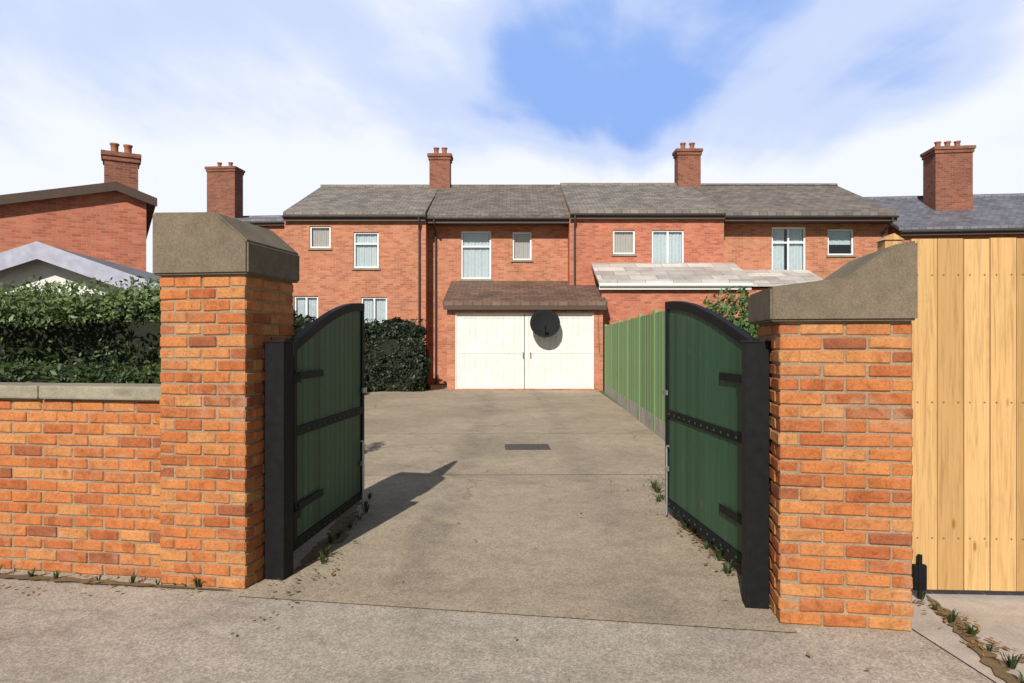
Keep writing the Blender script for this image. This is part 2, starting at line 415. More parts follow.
# ------------------------------------------------------------------ gate piers and the street wall
def brickwork(parts, top, seed, coursing=.075):
    """parts(course) -> list of (axis, a0, a1, b0, b1) runs; every brick is a rough, slightly crooked block"""
    rnd = random.Random(seed); mb = MB(); bm = mb.bm
    n = int(round(top/coursing)); ch = top/n
    def one(x0, x1, y0, y1, z0, z1):
        c = Vector(((x0+x1)/2, (y0+y1)/2, (z0+z1)/2))
        rot = Matrix.Rotation(rnd.gauss(0, .007), 4, 'Z') @ Matrix.Rotation(rnd.gauss(0, .005), 4, 'Y')
        t = bmesh.ops.create_cube(bm, size=1, matrix=Matrix.Translation(c + Vector((rnd.gauss(0, .001), rnd.gauss(0, .0013), rnd.gauss(0, .001)))) @ rot @ Matrix.Diagonal((x1-x0, y1-y0, z1-z0, 1)))
        for v in t['verts']: v.co += Vector((rnd.gauss(0, .0014), rnd.gauss(0, .0012), rnd.gauss(0, .0014)))
        es = list({e for v in t['verts'] for e in v.link_edges})
        bmesh.ops.bevel(bm, geom=es, offset=rnd.uniform(.004, .009), segments=1, affect='EDGES')
    for k in range(n):
        z0, z1 = k*ch, (k+1)*ch-.011
        for ax, a0, a1, b0, b1, lead in parts(k):
            L_ = a1-a0; cuts = [a0]
            m = max(1, round(L_/.225)); st = L_/m
            if lead: cuts += [a0+st*(i+.5) for i in range(m)] + [a1]
            else: cuts += [a0+st*(i+1) for i in range(m)]
            for p, q in zip(cuts, cuts[1:]):
                if q-p < .03: continue
                if ax == 'x': one(p+.005, q-.006, b0, b1, z0, z1)
                else: one(b0, b1, p+.005, q-.006, z0, z1)
    return mb

def pier(name, label, fx, w, d, htop, capprof, cov):
    """fx: x of the inner/outer front corner at left; local x along the street, y into the yard"""
    t = thing(name, label, 'gate pier', (fx, street(fx)[1], 0), ROT)
    sh = MB().box(.009, w-.009, .009, d-.009, -.05, htop).build('mortar_core', M['lime_mortar'], t)
    def runs(k):
        q = .1025
        if k % 2 == 0:
            return [('x', 0, w, 0, q, 0), ('x', 0, w, d-q, d, 0), ('y', q, d-q, 0, q, 0), ('y', q, d-q, w-q, w, 0)]
        return [('x', q, w-q, 0, q, 0), ('x', q, w-q, d-q, d, 0), ('y', 0, d, 0, q, 0), ('y', 0, d, w-q, w, 0)]
    brickwork(runs, htop, int(w*1000)).build('brick_shaft', M['laid_brick'], t)
    mb = MB(); mb.prism(capprof, 'y', -cov, d+cov)
    bmesh.ops.bevel(mb.bm, geom=list(mb.bm.edges), offset=.012, segments=2, affect='EDGES')
    mb.build('concrete_cap', M['stone'], t)
    return t
pier('gate_pier', 'taller brick gate pier joined to the low wall, deep weathered concrete cap', -2.20, .585, .62, 1.92,
     [(-.03, 1.921), (.615, 1.921), (.615, 2.12), (.40, 2.30), (-.03, 2.31)], .03)
pier('gate_pier', 'shorter brick gate pier beside the new pine boards, concrete cap raking upward', 1.43, .665, .62, 1.615,
     [(-.05, 1.616), (.675, 1.616), (.675, 2.03), (.56, 2.01), (.33, 1.845), (-.05, 1.80)], .035)
gw = thing('garden_wall', 'low brick wall with flat stone coping in front of the hedge', 'wall', (-2.20, street(-2.2)[1], 0), ROT)
MB().box(-12, -.003, .089, .30, -.05, 1.135).build('mortar_core', M['lime_mortar'], gw)
brickwork(lambda k: [('x', -6.6, -.003, .08, .183, .1125 if k % 2 else 0), ('x', -6.6, -.003, .208, .31, .1125 if k % 2 else 0)], 1.135, 77).build('brick_body', M['laid_brick'], gw)
mb = MB(); x = -.005
while x > -11.8:
    mb.box(x-.896, x, .04, .35, 1.136, 1.225+random.uniform(-.004, .004), .012); x -= .902
mb.build('coping', M['coping'], gw)

# ------------------------------------------------------------------ gates
def leaf_top(t): return 1.50 + .36*math.sin(min(1, t)*math.pi/2)**1.0
def gate(label, hinge, free, side):
    h = Vector(hinge); f = Vector(free); d = f-h; Lg = d.length
    t = thing('driveway_gate', label, 'gate', (h.x, h.y, 0), math.atan2(d.y, d.x))
    b0 = .09; fw = .065
    mb = MB()                                   # steel frame
    mb.box(0, fw, -.025, .025, b0, leaf_top(0)-.005, .004)
    mb.box(Lg-fw, Lg, -.025, .025, b0, leaf_top(1)-.005, .004)
    mb.box(fw, Lg-fw, -.025, .025, b0, b0+fw, .004)
    mb.box(fw, Lg-fw, -.025, .025, .86, .86+fw, .004)
    n = 24
    for i in range(n):
        a, c = i/n*Lg, (i+1)/n*Lg
        za, zc = leaf_top(i/n), leaf_top((i+1)/n)
        mb.prism([(a, za-.07), (c, zc-.07), (c, zc), (a, za)], 'y', -.0255, .0255)
    mb.build('frame', M['black'], t)
    mb = MB()                                   # boards: each a separate plank with a gap
    x = fw+.004; bw = (Lg-2*fw-.008)/13
    for i in range(13):
        a, c = x+i*bw+.003, x+(i+1)*bw-.003
        za, zc = leaf_top(a/Lg)-.068, leaf_top(c/Lg)-.068
        mb.prism([(a, b0+fw+.003), (c, b0+fw+.003), (c, zc), (a, za)], 'y', -.010, .012)
    for i in range(13):
        for z in (b0+.03, .89):
            xx = x+(i+.5)*bw; mb.box(xx-.007, xx+.007, -.031, -.0255, z-.007, z+.007); mb.box(xx-.007, xx+.007, .0255, .031, z-.007, z+.007)
    mb.build('board_panel', M['green_gate'], t)
    for z in (.35, 1.25):
        MB().box(.07, .55, -.032*side if side > 0 else .026, -.026 if side > 0 else .032, z, z+.05, 0).tube([(-.02, -.03*side, z-.02), (-.02, -.03*side, z+.07)], .018).build('hinge', M['black'], t)
    MB().tube([(Lg-.10, -.04*side, .02), (Lg-.10, -.04*side, .62), (Lg-.15, -.04*side, .62)], .010, 8).box(Lg-.125, Lg-.075, -.046*side if side > 0 else .0265, -.0265 if side > 0 else .046, .40, .44).build('drop_bolt', M['galv'], t)
    MB().box(Lg-.09, Lg+.03, -.04*side if side > 0 else .027, -.027 if side > 0 else .04, 1.05, 1.09).build('latch', M['galv'], t)
    return t
gate('dark shaded green boarded gate leaf, opened inward behind the taller pier', (-1.50, 4.62), (-1.375, 6.25), 1)
gate('sunlit green boarded gate leaf with arched black frame, beside the shorter pier', (1.49, 4.14), (1.365, 5.98), -1)
def scuffs():
    for key, amt, colr in (('green_gate', .4, (.055, .095, .06)), ('black', .4, (.022, .019, .017)), ('white', .45, (.42, .39, .33)), ('pine', .35, (.30, .20, .10))):
        nt = M[key].node_tree; b = [n for n in nt.nodes if n.type == 'BSDF_PRINCIPLED'][0]
        ob = N(nt, 'ShaderNodeTexCoord').outputs['Object']
        lk = b.inputs['Base Color'].links[0].from_socket
        f = ramp(nt, noise_(nt, ob, 5, 10, .78, .7), [(.58, 0.0), (.72, amt)])
        f2 = ramp(nt, noise_(nt, ob, 38, 5, .8), [(.62, 0.0), (.70, amt)])
        nt.links.new(mix(nt, math_(nt, 'MAXIMUM', f, f2), lk, colr), b.inputs['Base Color'])
scuffs()
def gatepost(label, x, y):
    t = thing('gate_post', label, 'gate post', (x, y, 0), ROT)
    MB().box(-.065, .065, -.065, .065, -.05, 1.50, .004).build('post', M['black'], t)
    MB().box(-.071, .071, -.071, .071, 1.501, 1.515, .003).build('cap', M['black'], t)
    for z in (.34, 1.24): MB().box(-.02, .065, .0655, .17, z, z+.05).build('hinge_bracket', M['black'], t)
gatepost('black steel gate post in the shade against the taller brick pier', -1.50, 4.40)
gatepost('black steel gate post against the shorter brick pier', 1.40, 3.93)

# ------------------------------------------------------------------ new pine gate at the right
t = thing('timber_gate', 'tall new pine boarded gate standing right of the shorter brick pier', 'gate', (2.36, 4.03, 0), R(-3))
mb = MB(); x = 0; rr = random.Random(3)
while x < 2.3:
    w = .146
    mb.box(x, x+w, rr.uniform(0, .004), .022, .045, 2.115+rr.uniform(-.004, .004), .003); x += .150
mb.build('board_panel', M['pine'], t)
for z in (.3, 1.1, 1.85): MB().box(.02, 2.28, .0225, .06, z, z+.095, .003).build('rail', M['pine'], t)
MB().box(-.004, .07, -.035, -.004, .05, .20, .006).tube([(.03, -.03, .01), (.03, -.03, .26)], .014, 8).build('drop_bolt', M['black'], t)
t = thing('timber_post', 'new square pine post behind the edge of the pine gate', 'post', (2.30, 4.16, 0), R(-3))
MB().box(-.05, .05, -.05, .05, -.05, 2.12, .005).build('shaft', M['pine'], t)
MB().prism([(-.06, 2.121), (.06, 2.121), (0, 2.16)], 'y', -.06, .06).build('post_cap', M['pine'], t)
tf = thing('timber_fence', 'new pine fence running on beyond the pine gate', 'fence', (4.72, 3.90, 0), R(-3))
mb = MB(); x = 0
while x < 4: mb.box(x, x+.146, 0, .022, .06, 2.1, .003); x += .150
mb.build('board_panel', M['pine'], tf)
for x in (-.06, 3.9): MB().box(x, x+.1, .03, .13, -.05, 2.12).build('post', M['pine'], tf)

# ------------------------------------------------------------------ green fence right of the drive
a = Vector((2.32, 9.6)); b = Vector((2.80, 20.4)); d = b-a; Lf = d.length
t = thing('panel_fence', 'pale green boarded fence with concrete gravel boards along the drive', 'fence', (a.x, a.y, 0), math.atan2(d.y, d.x))
nb = 6; bl = Lf/nb
for i in range(nb+1):
    MB().box(i*bl-.045, i*bl+.045, -.03, .03, -.05, 2.06, .006).build('post', M['grey_post'] if i == 0 else M['green_fence'], t)
for i in range(nb):
    MB().box(i*bl+.05, (i+1)*bl-.05, -.02, .02, -.02, .28).build('gravel_board', M['grey_post'], t)
    mb = MB(); x = i*bl+.052; k = 0; nn = 12; w = (bl-.104)/nn
    for k in range(nn):
        mb.box(x+k*w, x+(k+1)*w-.004, -.015, .012+(.006 if k % 2 else 0), .282, 2.0+rr.uniform(-.006, .006))
    mb.build('board_panel', M['green_fence'], t)

# ------------------------------------------------------------------ foliage
def leaves(mb, pts, size, rnd, flat=0.3):
    for p, n in pts:
        s = size*rnd.choice((.55, .8, 1, 1, 1.25, 1.5))*rnd.uniform(.85, 1.15)
        d = (Vector(n) + Vector((rnd.gauss(0, .7), rnd.gauss(0, .7), rnd.gauss(0, .7)))).normalized()
        u = d.orthogonal().normalized(); u.rotate(Matrix.Rotation(rnd.uniform(0, 6.28), 3, d)); v = d.cross(u)
        mb.poly([p-u*s, p+v*s*.45, p+u*s, p-v*s*.45])
def hedge(name, label, x0, x1, y0, y1, top, m, n, size, seed, bulge=None, thin=None, group=None):
    rnd = random.Random(seed)
    t = thing(name, label, 'hedge', ((x0+x1)/2, (y0+y1)/2, 0), 0, group)
    cx, cy = (x0+x1)/2, (y0+y1)/2; w, dd = (x1-x0), (y1-y0); pts = []
    per = [(w*top, 0), (w*top*.35, 1), (dd*top, 2), (dd*top, 3), (w*dd*1.2, 4)]
    tot = sum(p[0] for p in per)
    for area, k in per:
        for i in range(int(n*area/tot)):
            u, v = rnd.uniform(-.5, .5), rnd.random()
            if k == 0: p = Vector((u*w, -dd/2, v*top)); nn = Vector((0, -1, .3))
            elif k == 1: p = Vector((u*w, dd/2, v*top)); nn = Vector((0, 1, .3))
            elif k == 2: p = Vector((-w/2, u*dd, v*top)); nn = Vector((-1, 0, .3))
            elif k == 3: p = Vector((w/2, u*dd, v*top)); nn = Vector((1, 0, .3))
            else: p = Vector((u*w, (v-.5)*dd, top)); nn = Vector((0, 0, 1))
            q = Vector((p.x+cx, p.y+cy, p.z))
            off = noise.noise(q*1.3)*(.16 if size < .05 else .34) + noise.noise(q*4.1)*(.07 if size < .05 else .16)
            if bulge and k < 4: off += bulge(p.z/top)
            p = p + nn.normalized()*(off - abs(rnd.gauss(0, .09)))
            if noise.noise(q*2.7+Vector((9, 0, 0))) < -.32 and rnd.random() < .75: continue
            if thin and k == 0 and v < .82 and rnd.random() < .86: continue
            pts.append((p, nn))
    for i in range(int(n*.02)):      # stray shoots above the clipped top
        p = Vector((rnd.uniform(-.5, .5)*w, rnd.uniform(-.5, .5)*dd, top+rnd.uniform(0, .16))); pts.append((p, Vector((0, 0, 1))))
    mb = MB(); leaves(mb, pts, size, rnd); mb.build('foliage', m, t)
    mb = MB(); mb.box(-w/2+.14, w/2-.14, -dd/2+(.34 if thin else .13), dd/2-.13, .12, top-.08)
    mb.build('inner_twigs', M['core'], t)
    x = -w/2+.3
    while x < w/2-.2:
        MB().tube([(x, 0, -.02), (x+rnd.uniform(-.1, .1), 0, .5)], .03, 6).build('stem', M['bark'], t); x += .8
    return t
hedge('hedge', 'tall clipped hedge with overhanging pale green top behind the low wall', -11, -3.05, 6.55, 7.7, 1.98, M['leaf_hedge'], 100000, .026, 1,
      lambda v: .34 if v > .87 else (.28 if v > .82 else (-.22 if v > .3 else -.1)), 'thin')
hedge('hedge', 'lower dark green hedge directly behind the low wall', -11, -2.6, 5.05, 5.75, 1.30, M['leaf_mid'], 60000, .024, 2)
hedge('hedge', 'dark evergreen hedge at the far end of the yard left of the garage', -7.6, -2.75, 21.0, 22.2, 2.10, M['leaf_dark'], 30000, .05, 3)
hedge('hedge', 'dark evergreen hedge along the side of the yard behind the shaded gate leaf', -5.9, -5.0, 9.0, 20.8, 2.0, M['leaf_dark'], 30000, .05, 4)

def bush(name, label, loc, r, hgt, m, n, size, seed):
    rnd = random.Random(seed); t = thing(name, label, 'bush', loc)
    mb = MB(); pts = []
    cl = [(Vector((rnd.uniform(-.6, .6)*r, rnd.uniform(-.6, .6)*r, hgt*rnd.uniform(.35, .85))), r*rnd.uniform(.3, .55)) for _ in range(14)]
    for i in range(n):
        c, cr = rnd.choice(cl); d = Vector((rnd.gauss(0, 1), rnd.gauss(0, 1), rnd.gauss(0, 1))).normalized()
        pts.append((c+d*cr*rnd.random()**.4, d))
    leaves(mb, pts, size, rnd); mb.build('foliage', m, t)
    mb = MB()
    for c, cr in cl: mb.tube([(0, 0, -.02), c*.5, c], .022, 6, .006)
    mb.build('stems', M['bark'], t)
bush('shrub', 'bright green leafy shrub rising behind the sunlit gate leaf', (2.75, 7.9, 0), .8, 2.05, M['leaf_bush'], 15000, .034, 5)

def weed_mesh(seed):
    rnd = random.Random(seed); mb = MB()
    for i in range(26):
        a = rnd.uniform(0, 6.28); l = rnd.uniform(.04, .13); w = rnd.uniform(.003, .008); lean = rnd.uniform(.2, .9)
        d = Vector((math.cos(a), math.sin(a), 0)); q = Vector((-d.y, d.x, 0)); o = d*rnd.uniform(0, .02)
        p1 = o + d*l*lean*.4 + Vector((0, 0, l*.7)); p2 = o + d*l*lean + Vector((0, 0, l*(1-.3*lean)))
        mb.poly([o-q*w, o+q*w, p1+q*w*.8, p1-q*w*.8]); mb.poly([p1-q*w*.8, p1+q*w*.8, p2])
    return mb
weeds = []
def put_weed(x, y, s, label, first=[]):
    if not first:
        o = weed_mesh(3).build('weed_tuft', M['leaf_mid']); first.append(o)
    else:
        o = first[0].copy(); COL.objects.link(o)
    o.location = (x, y, 0); o.rotation_euler = (0, 0, random.uniform(0, 6.28)); o.scale = (s, s, s)
    tag(o, label, 'weed', 'weed tufts along the edges of the drive')
for i in range(13):
    y = 4.5+i*.21+random.uniform(-.07, .07); put_weed(1.43+random.uniform(-.06, .10), y, random.uniform(.5, 1.2), 'small weed tuft in the soil at the foot of the sunlit gate leaf')
for i in range(9):
    y = 4.6+i*.24+random.uniform(-.07, .07); put_weed(-1.34+random.uniform(-.05, .06), y, random.uniform(.5, 1.0), 'small weed tuft in the shade at the foot of the dark gate leaf')
for i in range(8):
    y = 4.0-i*.17; put_weed(2.42-.08*i*.35+random.uniform(-.04, .04), y, random.uniform(.4, .9), 'small weed tuft in the dirt joint before the pine gate')
for i in range(12):
    x = -4.4+i*.22; p = street(x); put_weed(x+random.uniform(-.05, .05), p[1]-.02, random.uniform(.35, .8), 'small weed tuft at the foot of the low wall or taller pier')
rnd = random.Random(12); mb = MB()
def litter(cx, cy, sx, sy, n):
    for i in range(n):
        x, y = rnd.gauss(cx, sx), rnd.gauss(cy, sy); s = rnd.uniform(.010, .026); a = rnd.uniform(0, 6.28)
        u = Vector((math.cos(a), math.sin(a), rnd.uniform(-.3, .3)))*s; v = Vector((-math.sin(a), math.cos(a), rnd.uniform(-.3, .3)))*s*.5
        p = Vector((x, y, .014)); mb.poly([p-u, p+v, p+u, p-v])
litter(1.47, 5.5, .09, .8, 260); litter(-1.34, 5.2, .08, .7, 160); litter(2.36, 3.6, .06, .45, 110); litter(0, 8, 2, 3.5, 90); litter(-3, 4.2, .9, .10, 90); litter(1.8, 7.2, .15, .5, 120)
o = mb.build('leaf_litter', M['dead_leaf']); o['kind'] = 'stuff'; o['label'] = 'brown dead leaves scattered on the concrete beside the gates'; o['category'] = 'leaf litter'

# manhole in the drive
t = thing('manhole_cover', 'rusty iron manhole cover set in the middle of the concrete drive', 'manhole cover', (.22, 9.85, 0), R(2))
mb = MB(); mb.box(-.32, .32, -.25, -.21, -.03, .006).box(-.32, .32, .21, .25, -.03, .006).box(-.32, -.28, -.2099, .2099, -.03, .006).box(.28, .32, -.2099, .2099, -.03, .006); mb.build('rim', M['iron'], t)
mb = MB(); mb.box(-.275, .275, -.205, .205, -.03, .002)
for i in range(8):
    for j in range(6): mb.box(-.25+i*.065, -.25+i*.065+.035, -.18+j*.062, -.18+j*.062+.03, .0021, .006)
mb.build('lid', M['iron'], t)

# ------------------------------------------------------------------ houses
def front_wall(mb, x0, x1, z0, z1, y, holes, rev=.11):
    xs = sorted({x0, x1, *[h[0] for h in holes], *[h[1] for h in holes]})
    zs = sorted({z0, z1, *[h[2] for h in holes], *[h[3] for h in holes]})
    for a, b in zip(xs, xs[1:]):
        for c, d in zip(zs, zs[1:]):
            mx, mz = (a+b)/2, (c+d)/2
            if any(h[0] < mx < h[1] and h[2] < mz < h[3] for h in holes): continue
            mb.poly([(a, y, c), (b, y, c), (b, y, d), (a, y, d)])
    for (a, b, c, d) in holes:
        e = y+rev
        mb.poly([(a, y, c), (a, y, d), (a, e, d), (a, e, c)]); mb.poly([(b, y, c), (b, e, c), (b, e, d), (b, y, d)])
        mb.poly([(a, y, d), (b, y, d), (b, e, d), (a, e, d)]); mb.poly([(a, y, c), (a, e, c), (b, e, c), (b, y, c)])
rrw = random.Random(21)
def window(parent, h, y, split, curtain='curtain', transom=False, lintel=True):
    a, b, c, d = h; f = .055; y0, y1 = y+.05, y+.105
    mb = MB(); mb.box(a, a+f, y0, y1, c, d).box(b-f, b, y0, y1, c, d).box(a+f, b-f, y0, y1, c, c+f).box(a+f, b-f, y0, y1, d-f, d)
    n = split
    for i in range(1, n):
        x = a+(b-a)*i/n; mb.box(x-.03, x+.03, y0-.004, y1, c+f, d-f)
    if transom:
        z = c+(d-c)*.68; mb.box(a+f, b-f, y0-.007, y1-.003, z-.03, z+.03)
    w = mb.build('window', M['upvc'], parent)
    pm = MB(); pm.poly([(a+f, y+.078, c+f), (b-f, y+.078, c+f), (b-f, y+.078, d-f), (a+f, y+.078, d-f)]); pm.build('pane', M['glass'], w)
    # pleated curtain a little way into the room: full net, drawn pair with a gap, or a half blind
    style = {'pair': 1, 'half': 2}.get(curtain, 0); curtain = curtain if curtain in M else 'curtain'
    spans = [(0, 1, 0)] if style == 0 else ([(0, .40, 0), (.58, 1, 0)] if style == 1 else [(0, 1, .42)])
    mb = MB(); n = 60; cw = (b-a-2*f); ph = rrw.uniform(0, 6); fq = rrw.uniform(.7, 1.2)
    for u0, u1, lo in spans:
        i0, i1 = int(u0*n), int(u1*n); zlo = c+(d-c)*lo
        for i in range(i0, i1):
            xa, xb = a+f+cw*i/n, a+f+cw*(i+1)/n
            ya, yb = y+.15+.009*math.sin(i*fq+ph)+.006*math.sin(i*.37+ph), y+.15+.009*math.sin((i+1)*fq+ph)+.006*math.sin((i+1)*.37+ph)
            mb.poly([(xa, ya, zlo), (xb, yb, zlo), (xb, yb, d), (xa, ya, d)])
    mb.build('curtain', M[curtain], w)
    MB().box(a-.06, b+.06, y-.05, y+.049, c-.07, c-.002).build('sill', M['coping'], w)
    return w
def gable_roof(mb, x0, x1, ye, yr, yb, ze, zr, th=.12):
    mb.prism([(ye, ze), (yr, zr), (yb, ze), (yb, ze-th), (yr, zr-th), (ye, ze-th)], 'x', x0, x1)
def chimney(parent, x, y, w, d, z0, z1, npots=2, aerial=False):
    mb = MB(); mb.box(x-w/2, x+w/2, y-d/2, y+d/2, z0, z1-.25).box(x-w/2-.04, x+w/2+.04, y-d/2-.04, y+d/2+.04, z1-.249, z1-.12).box(x-w/2-.08, x+w/2+.08, y-d/2-.08, y+d/2+.08, z1-.119, z1)
    c = mb.build('chimney', M['chimney_brick'], parent)
    for i in range(npots):
        px = x + (i-(npots-1)/2)*w*.8/npots
        MB().lathe([(.11, z1), (.12, z1+.02), (.095, z1+.06), (.10, z1+.26), (.125, z1+.28), (.125, z1+.32), (.08, z1+.32), (.08, z1)], 16, (px, y, 0)).build('chimney_pot', M['pot'], c, True)
    MB().box(x-w/2-.02, x+w/2+.02, y-d/2-.06, y+d/2+.06, z0+.0, z0+.22).build('flashing', M['lead'], c)
    if aerial:
        mb = MB(); mb.tube([(x+w/2+.03, y, z1-.8), (x+w/2+.03, y, z1+1.1)], .016, 6)
        mb.tube([(x+w/2-.5, y-.3, z1+1.0), (x+w/2+.5, y+.3, z1+1.0)], .010, 6)
        for i in range(9):
            q = -.45+i*.11; mb.tube([(x+w/2+.03+q*.9, y+q*.6-.16, z1+1.0), (x+w/2+.03+q*.9+.0, y+q*.6+.16, z1+1.0)], .005, 5)
        mb.build('aerial', M['galv'], c)
    return c
def at(px, y, dist): return ((px-CX)/F*dist, EYE+(HOR-y)/F*dist)
def hole(px, py, w, h, Y):
    x, z = at(px, py, Y); hw, hh = w/2/F*Y, h/2/F*Y
    return (x-hw, x+hw, z-hh, z+hh)

def house(label, x0, x1, Yf, ze, zr, Yr, brick, tilem, wins, over=.18, gutter_x=None, name='terraced_house', soffit=False, door=None):
    t = thing(name, label, 'house', ((x0+x1)/2, Yf, 0)); ox, oy = (x0+x1)/2, Yf
    X0, X1 = x0-ox, x1-ox
    holes = [(h[0]-ox, h[1]-ox, h[2], h[3]) for h, *_ in wins]
    dh = [(door[0]-ox, door[1]-ox, 0.02, 2.08)] if door else []
    mb = MB(); front_wall(mb, X0, X1, -.05, ze-.02, 0, holes+dh)
    yb = 2*(Yr-Yf); ridge = Yr-Yf
    mb.poly([(X0, 0, -.05), (X0, 0, ze-.02), (X0, ridge, zr-.14), (X0, yb, ze-.02), (X0, yb, -.05)])
    mb.poly([(X1, 0, -.05), (X1, yb, -.05), (X1, yb, ze-.02), (X1, ridge, zr-.14), (X1, 0, ze-.02)])
    mb.poly([(X0, yb, -.05), (X0, yb, ze-.02), (X1, yb, ze-.02), (X1, yb, -.05)])
    mb.build('wall', M[brick], t)
    MB().poly([(X0+.02, .6, 0), (X1-.02, .6, 0), (X1-.02, .6, ze-.1), (X0+.02, .6, ze-.1)]).id if False else None
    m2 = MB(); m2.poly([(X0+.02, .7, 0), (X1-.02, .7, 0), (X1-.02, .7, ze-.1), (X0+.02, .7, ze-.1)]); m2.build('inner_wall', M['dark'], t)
    slope = (zr-ze)/(ridge+over)
    mb = MB(); gable_roof(mb, X0, X1, -over, ridge, yb+over, ze, zr)
    rf = mb.build('roof', M[tilem], t)
    mb = MB(); mb.tube([(X0, ridge, zr-.01), (X1, ridge, zr-.01)], .10, 10); mb.build('ridge_tiles', M[tilem], rf)
    mb = MB(); mb.box(X0+.002, X1-.002, -over+.01, -over+.035, ze-.32, ze-.122)
    if over > .25: mb.box(X0+.002, X1-.002, -over+.036, -.003, ze-.30, ze-.28)
    mb.build('fascia', M['fascia'], t)
    g = MB(); gy = -over-.055
    g.prism([(gy-.055, ze-.14), (gy-.045, ze-.19), (gy, ze-.215), (gy+.045, ze-.19), (gy+.055, ze-.14), (gy+.045, ze-.14), (gy+.03, ze-.18), (gy, ze-.20), (gy-.03, ze-.18), (gy-.045, ze-.14)], 'x', X0, X1)
    g.build('gutter', M['pipe'], t)
    if gutter_x is not None:
        gx = gutter_x-ox
        MB().tube([(gx, gy, ze-.2), (gx, gy, ze-.32), (gx, -.06, ze-.62), (gx, -.06, .05)], .036, 10).build('downpipe', M['pipe'], t)
    for (h, split, cur, tr), hl in zip(wins, holes): window(t, hl, 0, split, cur, tr)
    if door:
        d0, d1 = dh[0][0], dh[0][1]
        dd = MB().box(d0, d1, .06, .105, .02, 2.08).build('door', M['upvc'], t)
        MB().box(d0+.14, d1-.14, .052, .0595, 1.1, 1.9).build('pane', M['glass'], dd)
        MB().tube([(d1-.1, .03, 1.0), (d1-.2, .03, 1.0)], .012, 6).build('handle', M['galv'], dd)
    return t, ox, oy
YA, YB_, YR = 24.0, 24.7, 28.6
ha, ox, oy = house('end terraced house with orange brick wall above the dark far hedge', -8.0, -3.03, YA, 6.08, 8.05, YR, 'house_brick', 'tile',
      [(hole(320, 237, 21, 22, YA), 1, 'obscure', False), (hole(366, 250, 25, 36, YA), 1, 'curtain', True), (hole(374, 312, 26, 30, YA), 2, 'pair', False), (hole(306, 312, 24, 32, YA), 2, 'curtain', False)], .16, -3.25)
chimney(ha, -3.0-ox, YR-oy, .85, .6, 7.6, 9.35, 2, False)
hb, ox, oy = house('terraced house with deep dark eaves, directly behind the white walled garage', -3.03, 2.02, YB_, 6.05, 8.05, YR, 'house_brick', 'tile_brown',
      [(hole(476, 255, 30, 48, YB_), 1, 'curtain', True), (hole(522, 246, 19, 28, YB_), 1, 'obscure', False)], .62, -2.75, soffit=True)
hc, ox, oy = house('terraced house with red brick and pale roofed lean-to extension above the green fence', 2.02, 7.45, YA, 6.15, 8.12, YR, 'house_brick_red', 'tile',
      [(hole(624, 242, 22, 24, YA), 1, 'obscure', False), (hole(668, 250, 32, 40, YA), 2, 'curtain', False)], .16, 2.2)
chimney(hc, 7.35-ox, YR-oy, .95, .6, 7.6, 9.55, 2, False)
# its single-storey extension with white fascia
mb = MB(); fx0, fx1 = 2.9-ox, 7.6-ox
front_wall(mb, fx0, fx1, -.05, 3.38, -1.9, [(4.6-ox, 6.3-ox, .95, 2.1)]); mb.box(fx0, fx0+.1, -1.899, -.003, -.05, 3.38).box(fx1-.1, fx1, -1.899, -.003, -.05, 3.38)
e = mb.build('extension', M['house_brick_red'], hc)
MB().prism([(-2.08, 3.50), (-.004, 4.32), (-.004, 4.22), (-2.08, 3.40)], 'x', fx0-.12, fx1+.2).build('lean_to_roof', M['pale_roof'], e)
MB().box(fx0-.10, fx1+.10, -2.06, -2.03, 3.22, 3.395).build('fascia', M['upvc'], e)
MB().tube([(fx0-.1, -2.12, 3.36), (fx1+.1, -2.12, 3.36)], .05, 8).build('gutter', M['upvc'], e)
window(hc, (4.6-ox, 6.3-ox, .95, 2.1), -1.9, 3, 'curtain')
hd, ox, oy = house('terraced house with dark eaves at the end of the row above the shorter pier', 7.45, 13.6, YB_, 6.12, 8.1, YR, 'house_brick', 'tile_brown',
      [(hole(789, 251, 34, 48, YB_), 2, 'pair', True), (hole(841, 242, 26, 26, YB_), 1, 'half', False)], .62, 13.4)
mb = MB(); front_wall(mb, 7.7-ox, 10.6-ox, -.05, 3.35, -1.6, []); mb.box(7.7-ox, 7.8-ox, -1.599, -.003, -.05, 3.35).box(10.5-ox, 10.6-ox, -1.599, -.003, -.05, 3.35)
e = mb.build('extension', M['house_brick'], hd)
MB().prism([(-1.75, 3.50), (-.003, 4.15), (-.003, 4.05), (-1.75, 3.40)], 'x', 7.62-ox, 10.7-ox).build('lean_to_roof', M['pale_roof'], e)

# garage with a white front
gx0, gx1 = at(447, 0, 21.7)[0], at(603, 0, 21.7)[0]; GY = 21.7
g = thing('garage', 'low brick garage with a wide white front and brown lean-to roof closing the drive', 'garage', ((gx0+gx1)/2, GY, 0)); ox = (gx0+gx1)/2
wx0, wx1 = at(455, 0, GY)[0]-ox, at(594, 0, GY)[0]-ox
mb = MB(); front_wall(mb, gx0-ox, gx1-ox, -.05, 2.82, 0, [(wx0, wx1, .03, 2.46)], .16)
mb.poly([(gx0-ox, 0, -.05), (gx0-ox, 0, 2.82), (gx0-ox, 2.9, 3.66), (gx0-ox, 2.9, -.05)]); mb.poly([(gx1-ox, 0, -.05), (gx1-ox, 2.9, -.05), (gx1-ox, 2.9, 3.66), (gx1-ox, 0, 2.82)])
mb.build('wall', M['house_brick'], g)
mb = MB(); n = 14; pw = (wx1-wx0)/2
